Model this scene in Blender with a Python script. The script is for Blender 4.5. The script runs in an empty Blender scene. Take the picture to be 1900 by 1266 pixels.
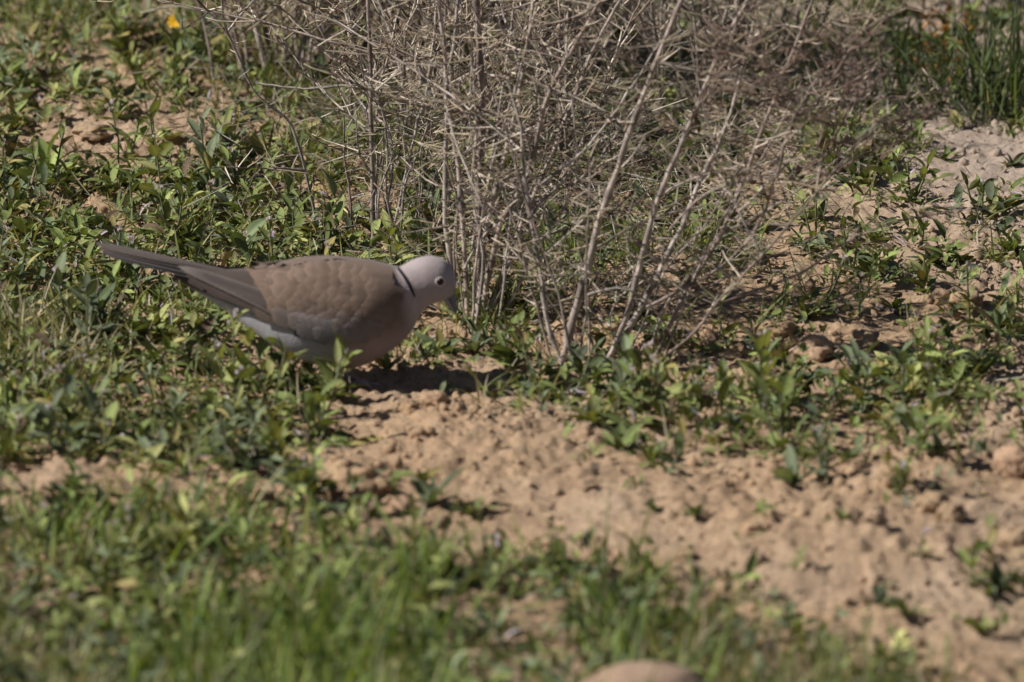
import bpy, math, random
import numpy as np
from mathutils import Vector, Matrix
from mathutils.bvhtree import BVHTree

rng = np.random.default_rng(11)
random.seed(11)
S = bpy.context.scene
COL = S.collection
R = math.radians

# ------------------------------------------------------------------ camera
PITCH = R(14.0); DIST = 9.0; WIDTH = 0.865
cam_d = bpy.data.cameras.new('camera'); cam = bpy.data.objects.new('camera', cam_d); COL.objects.link(cam)
CAM = np.array([0.0, -DIST*math.cos(PITCH), DIST*math.sin(PITCH)])
cam.location = CAM; cam.rotation_euler = (math.pi/2-PITCH, 0, 0)
cam_d.sensor_width = 36; cam_d.lens = 36*DIST/WIDTH
cam_d.clip_start = 0.1; cam_d.clip_end = 2000
cam_d.dof.use_dof = True; cam_d.dof.focus_distance = 9.33; cam_d.dof.aperture_fstop = 8.2
S.camera = cam
# ------------------------------------------------------------------ sky, sun, exposure
SUN_EL = R(40); SUN_AZ = R(262)         # azimuth clockwise from +Y (view direction): from the left, a little from the camera's side
sd = Vector((math.sin(SUN_AZ)*math.cos(SUN_EL), math.cos(SUN_AZ)*math.cos(SUN_EL), math.sin(SUN_EL)))
W = bpy.data.worlds.new('World'); S.world = W; W.use_nodes = True
nt = W.node_tree; bg = nt.nodes['Background']
sky = nt.nodes.new('ShaderNodeTexSky'); sky.sky_type = 'NISHITA'; sky.sun_disc = False
sky.air_density = .55; sky.dust_density = .15; sky.sun_elevation = SUN_EL; sky.sun_rotation = SUN_AZ
nt.links.new(sky.outputs[0], bg.inputs[0]); bg.inputs[1].default_value = 0.05
sl = bpy.data.lights.new('sun', 'SUN'); sl.energy = 5.0; sl.angle = R(0.53); sl.color = (1, .96, .93)
so = bpy.data.objects.new('sun', sl); COL.objects.link(so); so.rotation_euler = sd.to_track_quat('Z', 'Y').to_euler()
so.location = (-6, -2, 6)
vs = S.view_settings; vs.view_transform = 'Standard'; vs.look = 'None'; vs.gamma = 1; vs.use_curve_mapping = False
vs.exposure = 0.30
S.cycles.use_denoising = True
S.cycles.max_bounces = 6; S.cycles.diffuse_bounces = 2; S.cycles.glossy_bounces = 2; S.cycles.transmission_bounces = 3
S.cycles.sample_clamp_indirect = 4

# ------------------------------------------------------------------ noise and terrain
def _h(ix, iy, s):
    n = (ix.astype(np.int64)*374761393 + iy.astype(np.int64)*668265263 + s*974634541) & 0xffffffff
    n = ((n ^ (n >> 13))*1274126177) & 0xffffffff
    n = (n ^ (n >> 16)) & 0xffffffff
    n = (n*2246822519) & 0xffffffff
    return ((n ^ (n >> 15)) & 0xffffff)/float(0xffffff)
def vn(x, y, s=0):
    x = np.asarray(x, float); y = np.asarray(y, float)
    ix = np.floor(x); iy = np.floor(y); fx = x-ix; fy = y-iy
    fx = fx*fx*(3-2*fx); fy = fy*fy*(3-2*fy)
    a = _h(ix, iy, s); b = _h(ix+1, iy, s); c = _h(ix, iy+1, s); d = _h(ix+1, iy+1, s)
    return (a*(1-fx)+b*fx)*(1-fy)+(c*(1-fx)+d*fx)*fy-.5
def worley(x, y, s=0):
    ix = np.floor(x); iy = np.floor(y); best = np.full(np.shape(x), 9.); amp = np.zeros(np.shape(x))
    for a in (-1, 0, 1):
        for b in (-1, 0, 1):
            cx = ix+a; cy = iy+b; d = (cx+.15+.7*_h(cx, cy, s)-x)**2+(cy+.15+.7*_h(cx, cy, s+7)-y)**2; r_ = _h(cx, cy, s+13)
            k = d < best; best = np.where(k, d, best); amp = np.where(k, r_, amp)
    return np.clip(1-best*1.6, 0, 1)*amp**1.5
MOUNDS = []   # (x, y, rx, ry, height)
def height(x, y):
    x = np.asarray(x, float); y = np.asarray(y, float)
    z = .030*vn(x*2.3, y*1.7, 1)+.016*vn(x*7, y*6, 2)
    near = np.clip(1.6-np.hypot(x, y)/2.2, 0, 1)
    c = np.abs(vn(x*26, y*22, 3))
    z = z+near*(.007*(.25-c)+.0045*vn(x*60, y*55, 4)+.0036*vn(x*140, y*120, 5)+.0022*vn(x*300, y*260, 6))
    wx = x+.006*vn(x*90, y*80, 40); wy = y+.006*vn(x*90, y*80, 41)
    patch = np.clip(vn(x*7, y*5, 42)*2.6+.62, .2, 1)
    z = z+near*patch*(.0022*worley(wx*42, wy*38, 43)+.0062*worley(wx*85, wy*75, 44)**1.3+.0034*worley(wx*150, wy*130, 45))
    for mx, my, rx, ry, h in MOUNDS:
        q = ((x-mx)/rx)**2+((y-my)/ry)**2
        z = z+h*np.exp(-q*1.5)
    return z

# photo pixel (1900 x 1266) -> ray / ground point / point on the plane y = Y
FPX = 1900*DIST/WIDTH
def ray(px, py):
    u = (px-950)/FPX; v = (633-py)/FPX
    f = np.array([0, math.cos(PITCH), -math.sin(PITCH)]); up = np.array([0, math.sin(PITCH), math.cos(PITCH)])
    d = f+up*v; d[0] += u
    return d
def G(px, py):
    d = ray(px, py); z = 0.
    for _ in range(5):
        t = (z-CAM[2])/d[2]; p = CAM+d*t; z = float(height(p[0], p[1]))
    return np.array([p[0], p[1], z])
def G0(px, py):
    d = ray(px, py); t = -CAM[2]/d[2]; return CAM+d*t
def Q(px, py, Y):
    d = ray(px, py); t = (Y-CAM[1])/d[1]; return CAM+d*t
def proj(x, y, z):
    x = np.asarray(x, float); y = np.asarray(y, float); z = np.asarray(z, float)
    dy = y-CAM[1]; dz = z-CAM[2]
    w = dy*math.cos(PITCH)-dz*math.sin(PITCH); v = dy*math.sin(PITCH)+dz*math.cos(PITCH)
    return 950+x/w*FPX, 633-v/w*FPX

for px, py, rx, ry, h in [(650, 905, .035, .05, .016), (800, 765, .045, .06, .012), (1530, 650, .06, .09, .010), (1690, 930, .06, .10, .012),
                          (1250, 960, .11, .10, .008), (900, 830, .09, .09, .007), (1820, 560, .07, .10, .010), (250, 280, .09, .15, .003),
                          (1480, 1060, .12, .12, .008), (1800, 1250, .10, .10, .012), (130, 920, .04, .08, .010), (1790, 330, .1, .2, .006)]:
    p = G0(px, py); MOUNDS.append((p[0], p[1], rx, ry, h))

# ------------------------------------------------------------------ mesh helpers
def mesh_np(name, V, F, col=None, smooth=True, mat=None):
    """V (n,3); F list of (k,m) index arrays"""
    me = bpy.data.meshes.new(name); V = np.asarray(V, np.float32)
    me.vertices.add(len(V)); me.vertices.foreach_set('co', V.ravel())
    F = [np.asarray(f, np.int32) for f in (F if isinstance(F, list) else [F]) if len(f)]
    loops = np.concatenate([f.ravel() for f in F]); sizes = np.concatenate([np.full(len(f), f.shape[1], np.int32) for f in F])
    me.loops.add(len(loops)); me.loops.foreach_set('vertex_index', loops)
    starts = np.concatenate([[0], np.cumsum(sizes)[:-1]]).astype(np.int32)
    me.polygons.add(len(sizes)); me.polygons.foreach_set('loop_start', starts); me.polygons.foreach_set('loop_total', sizes)
    me.polygons.foreach_set('use_smooth', np.full(len(sizes), smooth, bool))
    me.update(calc_edges=True)
    if col is not None:
        c = np.ones((len(V), 4), np.float32); c[:, :3] = col
        a = me.color_attributes.new('Col', 'FLOAT_COLOR', 'POINT'); a.data.foreach_set('color', c.ravel())
    if mat: me.materials.append(mat)
    return me
def link(name, me, parent=None, **props):
    o = bpy.data.objects.new(name, me); COL.objects.link(o)
    if parent is not None: o.parent = parent
    for k, v in props.items(): o[k] = v
    return o
def thing(name, loc, label=None, category=None, group=None):
    o = bpy.data.objects.new(name, None); COL.objects.link(o); o.location = loc
    o.empty_display_size = .01
    if label: o['label'] = label
    if category: o['category'] = category
    if group: o['group'] = group
    return o
class MB:
    def __init__(s): s.V = []; s.F4 = []; s.F3 = []; s.C = []; s.n = 0
    def add(s, V, F4=None, F3=None, col=(1, 1, 1)):
        V = np.asarray(V, float); s.V.append(V)
        if F4 is not None and len(F4): s.F4.append(np.asarray(F4)+s.n)
        if F3 is not None and len(F3): s.F3.append(np.asarray(F3)+s.n)
        c = np.empty((len(V), 3)); c[:] = col; s.C.append(c); s.n += len(V)
    def tube(s, P, r, sides=5, col=(1, 1, 1)):
        P = np.asarray(P, float); n = len(P); r = np.broadcast_to(np.asarray(r, float), (n,))
        T = np.gradient(P, axis=0); T /= np.linalg.norm(T, axis=1)[:, None]+1e-9
        ref = np.array([.31, .83, .47]) if abs(T[0] @ np.array([.31, .83, .47])) < .9 else np.array([1., 0, 0])
        A = np.cross(T, ref); A /= np.linalg.norm(A, axis=1)[:, None]+1e-9; B = np.cross(T, A)
        th = np.arange(sides)*2*math.pi/sides
        V = P[:, None]+r[:, None, None]*(np.cos(th)[None, :, None]*A[:, None]+np.sin(th)[None, :, None]*B[:, None])
        i = np.arange(n-1)[:, None]*sides; j = np.arange(sides)[None]; k = (j+1) % sides
        F = np.stack([i+j, i+k, i+sides+k, i+sides+j], -1).reshape(-1, 4)
        tip = [[(n-1)*sides+q for q in range(sides)]] if sides in (3, 4) else None
        s.add(V.reshape(-1, 3), F, None, col)
        if sides == 3: s.F3.append(np.array([[(n-1)*3, (n-1)*3+1, (n-1)*3+2]])+s.n-len(V.reshape(-1, 3)))
    def mesh(s, name, mat, smooth=True):
        F = []
        if s.F4: F.append(np.concatenate(s.F4))
        if s.F3: F.append(np.concatenate(s.F3))
        return mesh_np(name, np.concatenate(s.V), F, np.concatenate(s.C), smooth, mat)
def catmull(P, n):
    P = np.asarray(P, float); m = len(P); t = np.linspace(0, m-1, n); i = np.clip(t.astype(int), 0, m-2); f = (t-i)[:, None]
    p1 = P[i]; p2 = P[i+1]; p0 = P[np.maximum(i-1, 0)]; p3 = P[np.minimum(i+2, m-1)]
    return .5*(2*p1+(p2-p0)*f+(2*p0-5*p1+4*p2-p3)*f*f+(-p0+3*p1-3*p2+p3)*f**3)
def rot(yaw, pitch, roll):
    """arrays -> (N,3,3): local +X turned up by pitch, about Z by yaw, rolled about X first"""
    cy, sy, cp, sp, cr, sr = np.cos(yaw), np.sin(yaw), np.cos(pitch), np.sin(pitch), np.cos(roll), np.sin(roll)
    z = np.zeros_like(cy); o = np.ones_like(cy)
    Z = np.stack([np.stack([cy, -sy, z], -1), np.stack([sy, cy, z], -1), np.stack([z, z, o], -1)], -2)
    Y = np.stack([np.stack([cp, z, -sp], -1), np.stack([z, o, z], -1), np.stack([sp, z, cp], -1)], -2)
    X = np.stack([np.stack([o, z, z], -1), np.stack([z, cr, -sr], -1), np.stack([z, sr, cr], -1)], -2)
    return Z @ Y @ X
def scatter(mb, T, F, pos, Rm, scale, col):
    """T (K,m,3) templates, F (f,q) faces, N instances"""
    N = len(pos); k = rng.integers(0, len(T), N); m = T.shape[1]
    V = np.einsum('nij,nmj->nmi', Rm, T[k]*scale[:, None, :])+pos[:, None]
    FF = (np.asarray(F)[None]+np.arange(N)[:, None, None]*m).reshape(-1, np.asarray(F).shape[1])
    c = np.repeat(col, m, 0)
    if FF.shape[1] == 4: mb.add(V.reshape(-1, 3), FF, None, c)
    else: mb.add(V.reshape(-1, 3), None, FF, c)

# ------------------------------------------------------------------ materials
def new_mat(name):
    m = bpy.data.materials.new(name); m.use_nodes = True
    return m, m.node_tree, m.node_tree.nodes['Principled BSDF']
def N(nt, t, **k):
    n = nt.nodes.new(t)
    for a, b in k.items(): setattr(n, a, b)
    return n
def attr_mat(name, rough=.7, spec=.3, transl=0., noise=0., nscale=200., bump=0., bscale=400., objcol=True, sheen=0.):
    m, nt, b = new_mat(name); L = nt.links.new
    a = N(nt, 'ShaderNodeAttribute', attribute_name='Col'); c = a.outputs['Color']
    if objcol:
        oi = N(nt, 'ShaderNodeObjectInfo'); mx = N(nt, 'ShaderNodeMix', data_type='RGBA', blend_type='MULTIPLY'); mx.inputs[0].default_value = 1
        L(c, mx.inputs[6]); L(oi.outputs['Color'], mx.inputs[7]); c = mx.outputs[2]
    geo = N(nt, 'ShaderNodeTexCoord')
    if noise:
        nz = N(nt, 'ShaderNodeTexNoise'); nz.inputs['Scale'].default_value = nscale; nz.inputs['Detail'].default_value = 4
        L(geo.outputs['Object'], nz.inputs['Vector'])
        mr = N(nt, 'ShaderNodeMapRange'); mr.inputs[1].default_value = .3; mr.inputs[2].default_value = .7
        mr.inputs[3].default_value = 1-noise; mr.inputs[4].default_value = 1+noise; L(nz.outputs[0], mr.inputs[0])
        vm = N(nt, 'ShaderNodeVectorMath', operation='SCALE'); L(c, vm.inputs[0]); L(mr.outputs[0], vm.inputs['Scale']); c = vm.outputs[0]
    L(c, b.inputs['Base Color']); b.inputs['Roughness'].default_value = rough; b.inputs['Specular IOR Level'].default_value = spec
    if sheen: b.inputs['Sheen Weight'].default_value = sheen; b.inputs['Sheen Roughness'].default_value = .5
    if bump:
        nz = N(nt, 'ShaderNodeTexNoise'); nz.inputs['Scale'].default_value = bscale; nz.inputs['Detail'].default_value = 4
        L(geo.outputs['Object'], nz.inputs['Vector'])
        bp = N(nt, 'ShaderNodeBump'); bp.inputs['Strength'].default_value = bump; bp.inputs['Distance'].default_value = .001
        L(nz.outputs[0], bp.inputs['Height']); L(bp.outputs[0], b.inputs['Normal'])
    if transl:
        tr = N(nt, 'ShaderNodeBsdfTranslucent'); vm = N(nt, 'ShaderNodeVectorMath', operation='MULTIPLY'); vm.inputs[1].default_value = (1.5, 1.5, .55)
        L(c, vm.inputs[0]); L(vm.outputs[0], tr.inputs[0])
        ms = N(nt, 'ShaderNodeMixShader'); ms.inputs[0].default_value = transl
        L(b.outputs[0], ms.inputs[1]); L(tr.outputs[0], ms.inputs[2]); L(ms.outputs[0], nt.nodes['Material Output'].inputs[0])
    return m
M_leaf = attr_mat('leaf_green', .6, .14, transl=.14, noise=.2, nscale=260, bump=.25, bscale=500)
M_grass = attr_mat('grass_blade', .6, .14, transl=.3)
M_bark = attr_mat('dry_bark', .85, .15, noise=.35, nscale=160, bump=.6, bscale=700)
M_twig = attr_mat('dry_twig', .75, .15, noise=.25, nscale=120)
M_flower = attr_mat('petal', .6, .2, transl=.3)
M_body = attr_mat('dove_plumage', .9, .1, noise=.07, nscale=170, bump=.35, bscale=420, objcol=False, sheen=.12)
M_feather = attr_mat('dove_feather', .85, .12, noise=.06, nscale=150, bump=.25, bscale=500, objcol=False, sheen=.1)
M_leg = attr_mat('dove_leg_skin', .6, .3, objcol=False)
M_bill = attr_mat('dove_bill_horn', .4, .4, objcol=False)
M_eye = attr_mat('dove_eye', .08, .25, objcol=False)

def soil_mat(name, use_attr=False):
    m, nt, b = new_mat(name); L = nt.links.new
    tc = N(nt, 'ShaderNodeTexCoord'); o = tc.outputs['Object']
    if name != 'soil':
        o = N(nt, 'ShaderNodeNewGeometry').outputs['Position']
    def noise(sc, det=5, ro=.6):
        n = N(nt, 'ShaderNodeTexNoise'); n.inputs['Scale'].default_value = sc; n.inputs['Detail'].default_value = det; n.inputs['Roughness'].default_value = ro
        L(o, n.inputs['Vector']); return n.outputs[0]
    def mix(f, a, c):
        x = N(nt, 'ShaderNodeMix', data_type='RGBA')
        L(f, x.inputs[0]) if not isinstance(f, float) else setattr(x.inputs[0], 'default_value', f)
        for s_, v in ((6, a), (7, c)):
            if isinstance(v, tuple): x.inputs[s_].default_value = (*v, 1)
            else: L(v, x.inputs[s_])
        return x.outputs[2]
    def ramp(v, lo, hi):
        r = N(nt, 'ShaderNodeMapRange'); r.inputs[1].default_value = lo; r.inputs[2].default_value = hi; L(v, r.inputs[0]); return r.outputs[0]
    c = mix(ramp(noise(9), .35, .68), (.51, .342, .205), (.38, .26, .165))
    c = mix(ramp(noise(38), .42, .72), c, (.56, .395, .24))
    c = mix(ramp(noise(3.2, 3), .48, .80), c, (.50, .375, .265))
    c = mix(ramp(noise(230, 4), .55, .72), c, (.19, .125, .08))  # dark speckles paint in the shade of small pits between crumbs
    sp = N(nt, 'ShaderNodeVectorMath', operation='DOT_PRODUCT'); L(o, sp.inputs[0]); sp.inputs[1].default_value = (1, .55, 0)
    c = mix(ramp(sp.outputs['Value'], .42, .75), c, (.49, .385, .295))
    c = mix(ramp(noise(420, 3), .66, .78), c, (.66, .54, .42))
    if use_attr:
        a = N(nt, 'ShaderNodeObjectInfo'); x = N(nt, 'ShaderNodeMix', data_type='RGBA', blend_type='MULTIPLY'); x.inputs[0].default_value = 1
        L(c, x.inputs[6]); L(a.outputs['Color'], x.inputs[7]); c = x.outputs[2]
    L(c, b.inputs['Base Color']); b.inputs['Roughness'].default_value = .95; b.inputs['Specular IOR Level'].default_value = .12
    bp = N(nt, 'ShaderNodeBump'); bp.inputs['Strength'].default_value = .9; bp.inputs['Distance'].default_value = .0034; L(noise(260, 6, .8), bp.inputs['Height'])
    b2 = N(nt, 'ShaderNodeBump'); b2.inputs['Strength'].default_value = .6; b2.inputs['Distance'].default_value = .004; L(noise(75, 5), b2.inputs['Height'])
    L(b2.outputs[0], bp.inputs['Normal']); L(bp.outputs[0], b.inputs['Normal'])
    return m
M_soil = soil_mat('soil'); M_clod = soil_mat('soil_clod', True)

# ------------------------------------------------------------------ ground: one sheet to the horizon
def axis(a, b, d, far):
    c = np.arange(a, b+d/2, d); g = []; s = d; p = 0
    while p < far: s *= 1.28; p += s; g.append(p)
    g = np.array(g); return np.concatenate([a-g[::-1], c, b+g])
gx = axis(-.62, .66, .0026, 300); gy = axis(-1.45, 1.75, .0056, 500)
X, Y = np.meshgrid(gx, gy); Z = height(X, Y)
nx = len(gx); i = np.arange(len(gy)-1)[:, None]*nx; j = np.arange(nx-1)[None]
F = np.stack([i+j, i+j+1, i+nx+j+1, i+nx+j], -1).reshape(-1, 4)
link('ground', mesh_np('ground', np.stack([X, Y, Z], -1).reshape(-1, 3), F, None, True, M_soil), kind='structure', label='dry sandy soil with crumbly clods')

# ------------------------------------------------------------------ vegetation density over the ground, by photo pixel
ZONES = [(200, 600, 520, 330, 1.0), (190, 100, 330, 140, .85), (240, 285, 210, 40, .12), (700, 330, 260, 150, .75), (1000, 350, 330, 230, .7),
         (1550, 480, 330, 190, .42), (1790, 325, 150, 60, .05), (1600, 310, 100, 40, .9), (1860, 440, 70, 70, .6), (1560, 640, 150, 45, .10),
         (1130, 770, 190, 75, .75), (1420, 800, 150, 85, .7), (1710, 725, 120, 55, .9), (880, 850, 250, 95, .03), (1180, 980, 430, 110, .05),
         (1650, 1050, 330, 140, .10), (1840, 1110, 80, 55, .6), (120, 915, 110, 38, .12), (330, 940, 80, 28, .15), (740, 800, 130, 60, .03), (650, 890, 60, 40, .03),
         (350, 990, 380, 45, .75), (760, 1030, 180, 30, .5), (600, 1190, 820, 110, .75), (1700, 950, 180, 60, .12), (1750, 1220, 160, 60, .08)]
def density(px, py):
    d = np.full(np.shape(px), .4)
    for cx, cy, rx, ry, v in ZONES:
        q = np.hypot((px-cx)/rx, (py-cy)/ry); w = np.clip((1.25-q)/.5, 0, 1); d = d*(1-w)+v*w
    return d
def sample_ground(n, box, power=1., thr=0.):
    """n random ground points within a photo-pixel box, thinned by density"""
    (x0, y0, x1, y1) = box; a = G0(x0, y1); b = G0(x1, y0)
    xs = rng.uniform(-.62, .62, n*6); ys = rng.uniform(a[1], b[1], n*6)
    px, py = proj(xs, ys, 0*xs); ok = (px > x0) & (px < x1)
    xs, ys, px, py = xs[ok], ys[ok], px[ok], py[ok]
    k = rng.random(len(xs)) < np.clip(density(px, py)-thr, 0, 1)**power
    k &= ~((px > 410) & (px < 700) & (py > 590) & (py < 765) & (rng.random(len(px)) < .62)) & ~((px > 640) & (px < 800) & (py > 670) & (py < 770))
    xs, ys = xs[k][:n], ys[k][:n]; px, py = px[k][:n], py[k][:n]
    return xs, ys, height(xs, ys), px, py

# ------------------------------------------------------------------ leaf templates
def leaf_template(nu, nv, aspect, curl, fold, twist, shape, wav=0.):
    t = np.linspace(0, 1, nu+1); v = np.linspace(-1, 1, nv+1)
    if shape == 0: w = np.sin(np.pi*t**.75)**.75          # lance
    elif shape == 1: w = np.sin(np.pi*np.clip(t, 0, 1)**1.15)**.6   # oblong, broad near tip
    else: w = np.sin(np.pi*t**.9)**.5                     # oval
    w = np.maximum(w, .09*(1-t)); w[-1] = .02
    Tt, Vv = np.meshgrid(t, v, indexing='ij'); Ww = np.repeat(w[:, None], nv+1, 1)
    y = Vv*Ww*aspect*.5; z = fold*np.abs(Vv)*Ww*aspect*.5 - curl*Tt**2 + .12*curl*np.sin(Tt*3) + wav*np.sin(Tt*9+Vv*2)*np.abs(Vv)
    a = twist*Tt; y2 = y*np.cos(a)-z*np.sin(a)*.3; z2 = z+y*np.sin(a)
    P = np.stack([Tt, y2, z2], -1).reshape(-1, 3)
    i = np.arange(nu)[:, None]*(nv+1); j = np.arange(nv)[None]
    F = np.stack([i+j, i+nv+1+j, i+nv+2+j, i+j+1], -1).reshape(-1, 4)
    shade = np.where(np.abs(Vv) < .01, 1.35, 1.0)+.10*rng.standard_normal(Vv.shape)*.4
    return P, F, shade.reshape(-1)
LEAF = []
for k in range(10):
    sh = k % 3
    P, F, s = leaf_template(6, 4, [.30, .34, .42][sh]*rng.uniform(.85, 1.15), rng.uniform(.05, .38), rng.uniform(.12, .5), rng.uniform(-.6, .6), sh, .012)
    me = mesh_np('leaf', P, F, np.stack([s, s, s], -1), True, M_leaf); LEAF.append(me)
T_small = []; 
for k in range(6):
    P, F_small, s = leaf_template(4, 2, rng.uniform(.26, .42), rng.uniform(.05, .4), rng.uniform(.1, .5), rng.uniform(-.6, .6), k % 3); T_small.append(P)
T_small = np.array(T_small)
T_blade = []
for k in range(6):
    P, F_blade, s = leaf_template(6, 1, rng.uniform(.035, .055), rng.uniform(.05, .6), 0, rng.uniform(-1, 1), 0); T_blade.append(P)
T_blade = np.array(T_blade)
GREENS = np.array([[.148, .180, .056], [.175, .204, .066], [.108, .136, .064], [.208, .220, .078], [.136, .160, .090], [.250, .252, .095]])
def leafhue(c):
    u = rng.random()
    return np.array([.30, .25, .085])*rng.uniform(.7, 1.1) if u < .05 else np.array([.17, .115, .07])*rng.uniform(.6, 1.2) if u < .09 else c*rng.uniform(.65, 1.45)
def greens(n, var=.2):
    c = GREENS[rng.choice(6, n, p=[.24, .24, .2, .12, .14, .06])]; return c*(1+var*rng.standard_normal((n, 1))).clip(.5, 1.6)

# ------------------------------------------------------------------ collared dove
YB = G(640, 712)[1]
ST = [((847, 533), (838, 549), 3.5), ((845, 512), (824, 556), 9), ((836, 493), (809, 561), 12.6), ((820, 480), (797, 565), 14.6), ((797, 475), (787, 572), 15.6),
      ((774, 479), (779, 585), 16.4), ((755, 488), (771, 599), 18.5), ((738, 495), (761, 616), 23), ((715, 489), (741, 637), 30), ((683, 482), (703, 661), 36.5),
      ((643, 477), (660, 679), 40.5), ((604, 475), (612, 678), 41.5), ((560, 478), (560, 665), 40), ((520, 486), (515, 643), 35), ((480, 494), (472, 614), 28),
      ((445, 499), (436, 588), 21.5), ((400, 500), (397, 561), 15.5), ((360, 495), (357, 536), 12), ((325, 490), (323, 513), 9)]
def loft(ST, ring=40, n=90, grow_w=0., grow_h=1., pinch=0.):
    T = np.array([Q(*s[0], YB) for s in ST]); B = np.array([Q(*s[1], YB) for s in ST]); w = np.array([s[2] for s in ST])/1000+grow_w
    T, B = catmull(T, n), catmull(B, n); w = catmull(w[:, None], n)[:, 0]
    C = (T+B)/2; H = (T-B)/2; e = np.linalg.norm(H, axis=1); U = H/e[:, None]
    a = np.sqrt(np.maximum(e**2-(w*math.tan(PITCH)*.8)**2, (e*.55)**2))*grow_h
    th = np.arange(ring)*2*math.pi/ring
    ct, st = np.cos(th), np.sin(th)
    V = C[:, None]+(a[:, None]*ct[None])[..., None]*U[:, None]
    V[:, :, 1] += w[:, None]*(np.sign(st)*np.abs(st)**np.where(ct < 0, .66, .92))[None]
    V = V.reshape(-1, 3)
    i = np.arange(n-1)[:, None]*ring; j = np.arange(ring)[None]; k = (j+1) % ring
    F4 = np.stack([i+j, i+k, i+ring+k, i+ring+j], -1).reshape(-1, 4)
    c0 = len(V); V = np.concatenate([V, [C[0]], [C[-1]]])
    j = np.arange(ring); k = (j+1) % ring
    F3 = np.concatenate([np.stack([0*j+c0, k, j], -1), np.stack([0*j+c0+1, (n-1)*ring+j, (n-1)*ring+k], -1)])
    return V, F4, F3
V, F4, F3 = loft(ST)
px, py = proj(V[:, 0], np.full(len(V), YB), V[:, 2])
def sm(a, b, x): t = np.clip((x-a)/(b-a), 0, 1); return t*t*(3-2*t)
HEADC = np.array([.345, .288, .276]); BACKC = np.array([.165, .120, .092]); BREASTC = np.array([.30, .230, .215]); BELLYC = np.array([.46, .437, .455]); RUMPC = np.array([.22, .17, .14])
rel = (py-480)/200
c = np.empty((len(V), 3)); c[:] = BACKC
under = sm(.45, .75, rel)
c = c*(1-under[:, None])+BREASTC*under[:, None]
rear = sm(640, 560, px)*sm(.35, .6, rel); rear = np.maximum(rear, sm(520, 480, px)*sm(548, 568, py+ (px-440)*-.3))
c = c*(1-rear[:, None])+BELLYC*rear[:, None]
tx, ty = proj(V[:, 0], YB-np.abs(V[:, 1]-YB), V[:, 2])           # markings follow both flanks alike
line = 600+(tx-521)*.40
dk = sm(500, 455, tx)*sm(4, -4, ty-line); c = c*(1-dk[:, None])+np.array([.088, .065, .052])*dk[:, None]
ul = sm(560, 530, tx)*sm(0, 8, ty-line); c = c*(1-ul[:, None])+BELLYC*ul[:, None]
hd = sm(722, 752, px+(py-500)*-.25); c = c*(1-hd[:, None])+HEADC*hd[:, None]
chin = sm(555, 566, py)*sm(785, 800, px); c = c*(1-chin[:, None])+np.array([.44, .385, .37])*chin[:, None]
c *= (1+.05*vn(V[:, 0]*90, V[:, 2]*90, 8)*2)[:, None]
gpos = G(640, 712)
dove = thing('collared_dove', gpos, 'grey-brown dove with a black neck ring, head lowered beside the dry shrub', 'dove')
base = Vector(gpos)
def dlink(name, me, parent=dove):
    o = link(name, me, parent)
    return o
def local(V): return np.asarray(V)-gpos
dlink('body', mesh_np('body', local(V), [F4, F3], c, True, M_body))
bvh = BVHTree.FromPolygons([tuple(v) for v in V], [tuple(f) for f in F4]+[tuple(f) for f in F3])
def hit(tree, px, py):
    d = ray(px, py); d = d/np.linalg.norm(d)
    h = tree.ray_cast(Vector(CAM), Vector(d))
    if h[0] is None:
        q = Vector(Q(px, py, YB-.012)); h = tree.find_nearest(q)
    return np.array(h[0]), np.array(h[1])
# guide surface for the folded wings (wider than the body, tapering to the wing tips over the tail); only its shape is used
STW = [((a_[0], a_[1]+5), b_, w_) for a_, b_, w_ in ST[5:13]]+[((520, 490), (510, 640), 37), ((480, 495), (462, 615), 32), ((445, 495), (425, 590), 27), ((400, 494), (385, 568), 21), ((360, 489), (345, 540), 16), ((320, 482), (305, 520), 11), ((285, 478), (280, 500), 7)]
Vg, Fg4, Fg3 = loft(STW, 48, 80, grow_w=.0020, grow_h=1.0)
Vw = loft(STW, 48, 80, grow_w=.0006, grow_h=.97)[0]
wbvh = BVHTree.FromPolygons([tuple(v) for v in Vg], [tuple(f) for f in Fg4]+[tuple(f) for f in Fg3])
def feather_mesh(root, ang, Lp, Wp, off, col, tipcol, shape=0, bend=0., lift=.0006, nu=7, nv=4, mirror=False):
    """a feather laid on the wing surface; root, length, width in photo pixels"""
    t = np.linspace(0, 1, nu+1); v = np.linspace(-1, 1, nv+1); P = []; C = []
    dx, dy = math.cos(ang), math.sin(ang)
    for tt in t:
        if shape == 0: w = min(1, .62+.5*tt)*math.sqrt(max(0., 1-max(0, (tt-.55)/.45)**2.2))     # rounded covert
        else: w = min(1, .7+.6*tt)*(1-max(0, (tt-.72)/.28)**2.4)*(1-.25*tt)                          # long flight feather
        for vv in v:
            b = bend*tt*tt
            x = root[0]+dx*Lp*tt-dy*(Wp*.5*w*vv+b*Lp); y = root[1]+dy*Lp*tt+dx*(Wp*.5*w*vv+b*Lp)
            p, n = hit(wbvh, x, y)
            p = p+n*(off+lift*tt+.00025*(1-vv*vv))
            if mirror: p = np.array([p[0], 2*YB-p[1], p[2]])
            P.append(p-gpos); e = max(abs(vv)**3*.5, max(0., (tt-.72)/.28)); C.append(col*(1-e)+tipcol*e if abs(vv) > .01 or tt > .8 else col*.9)
    i = np.arange(nu)[:, None]*(nv+1); j = np.arange(nv)[None]
    F = np.stack([i+j, i+nv+1+j, i+nv+2+j, i+j+1], -1).reshape(-1, 4)
    if mirror: F = F[:, ::-1]
    return mesh_np('feather', np.array(P), F, np.array(C), True, M_feather)
def wang(x, y):
    return math.atan2(497-y, 300-x)
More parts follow.
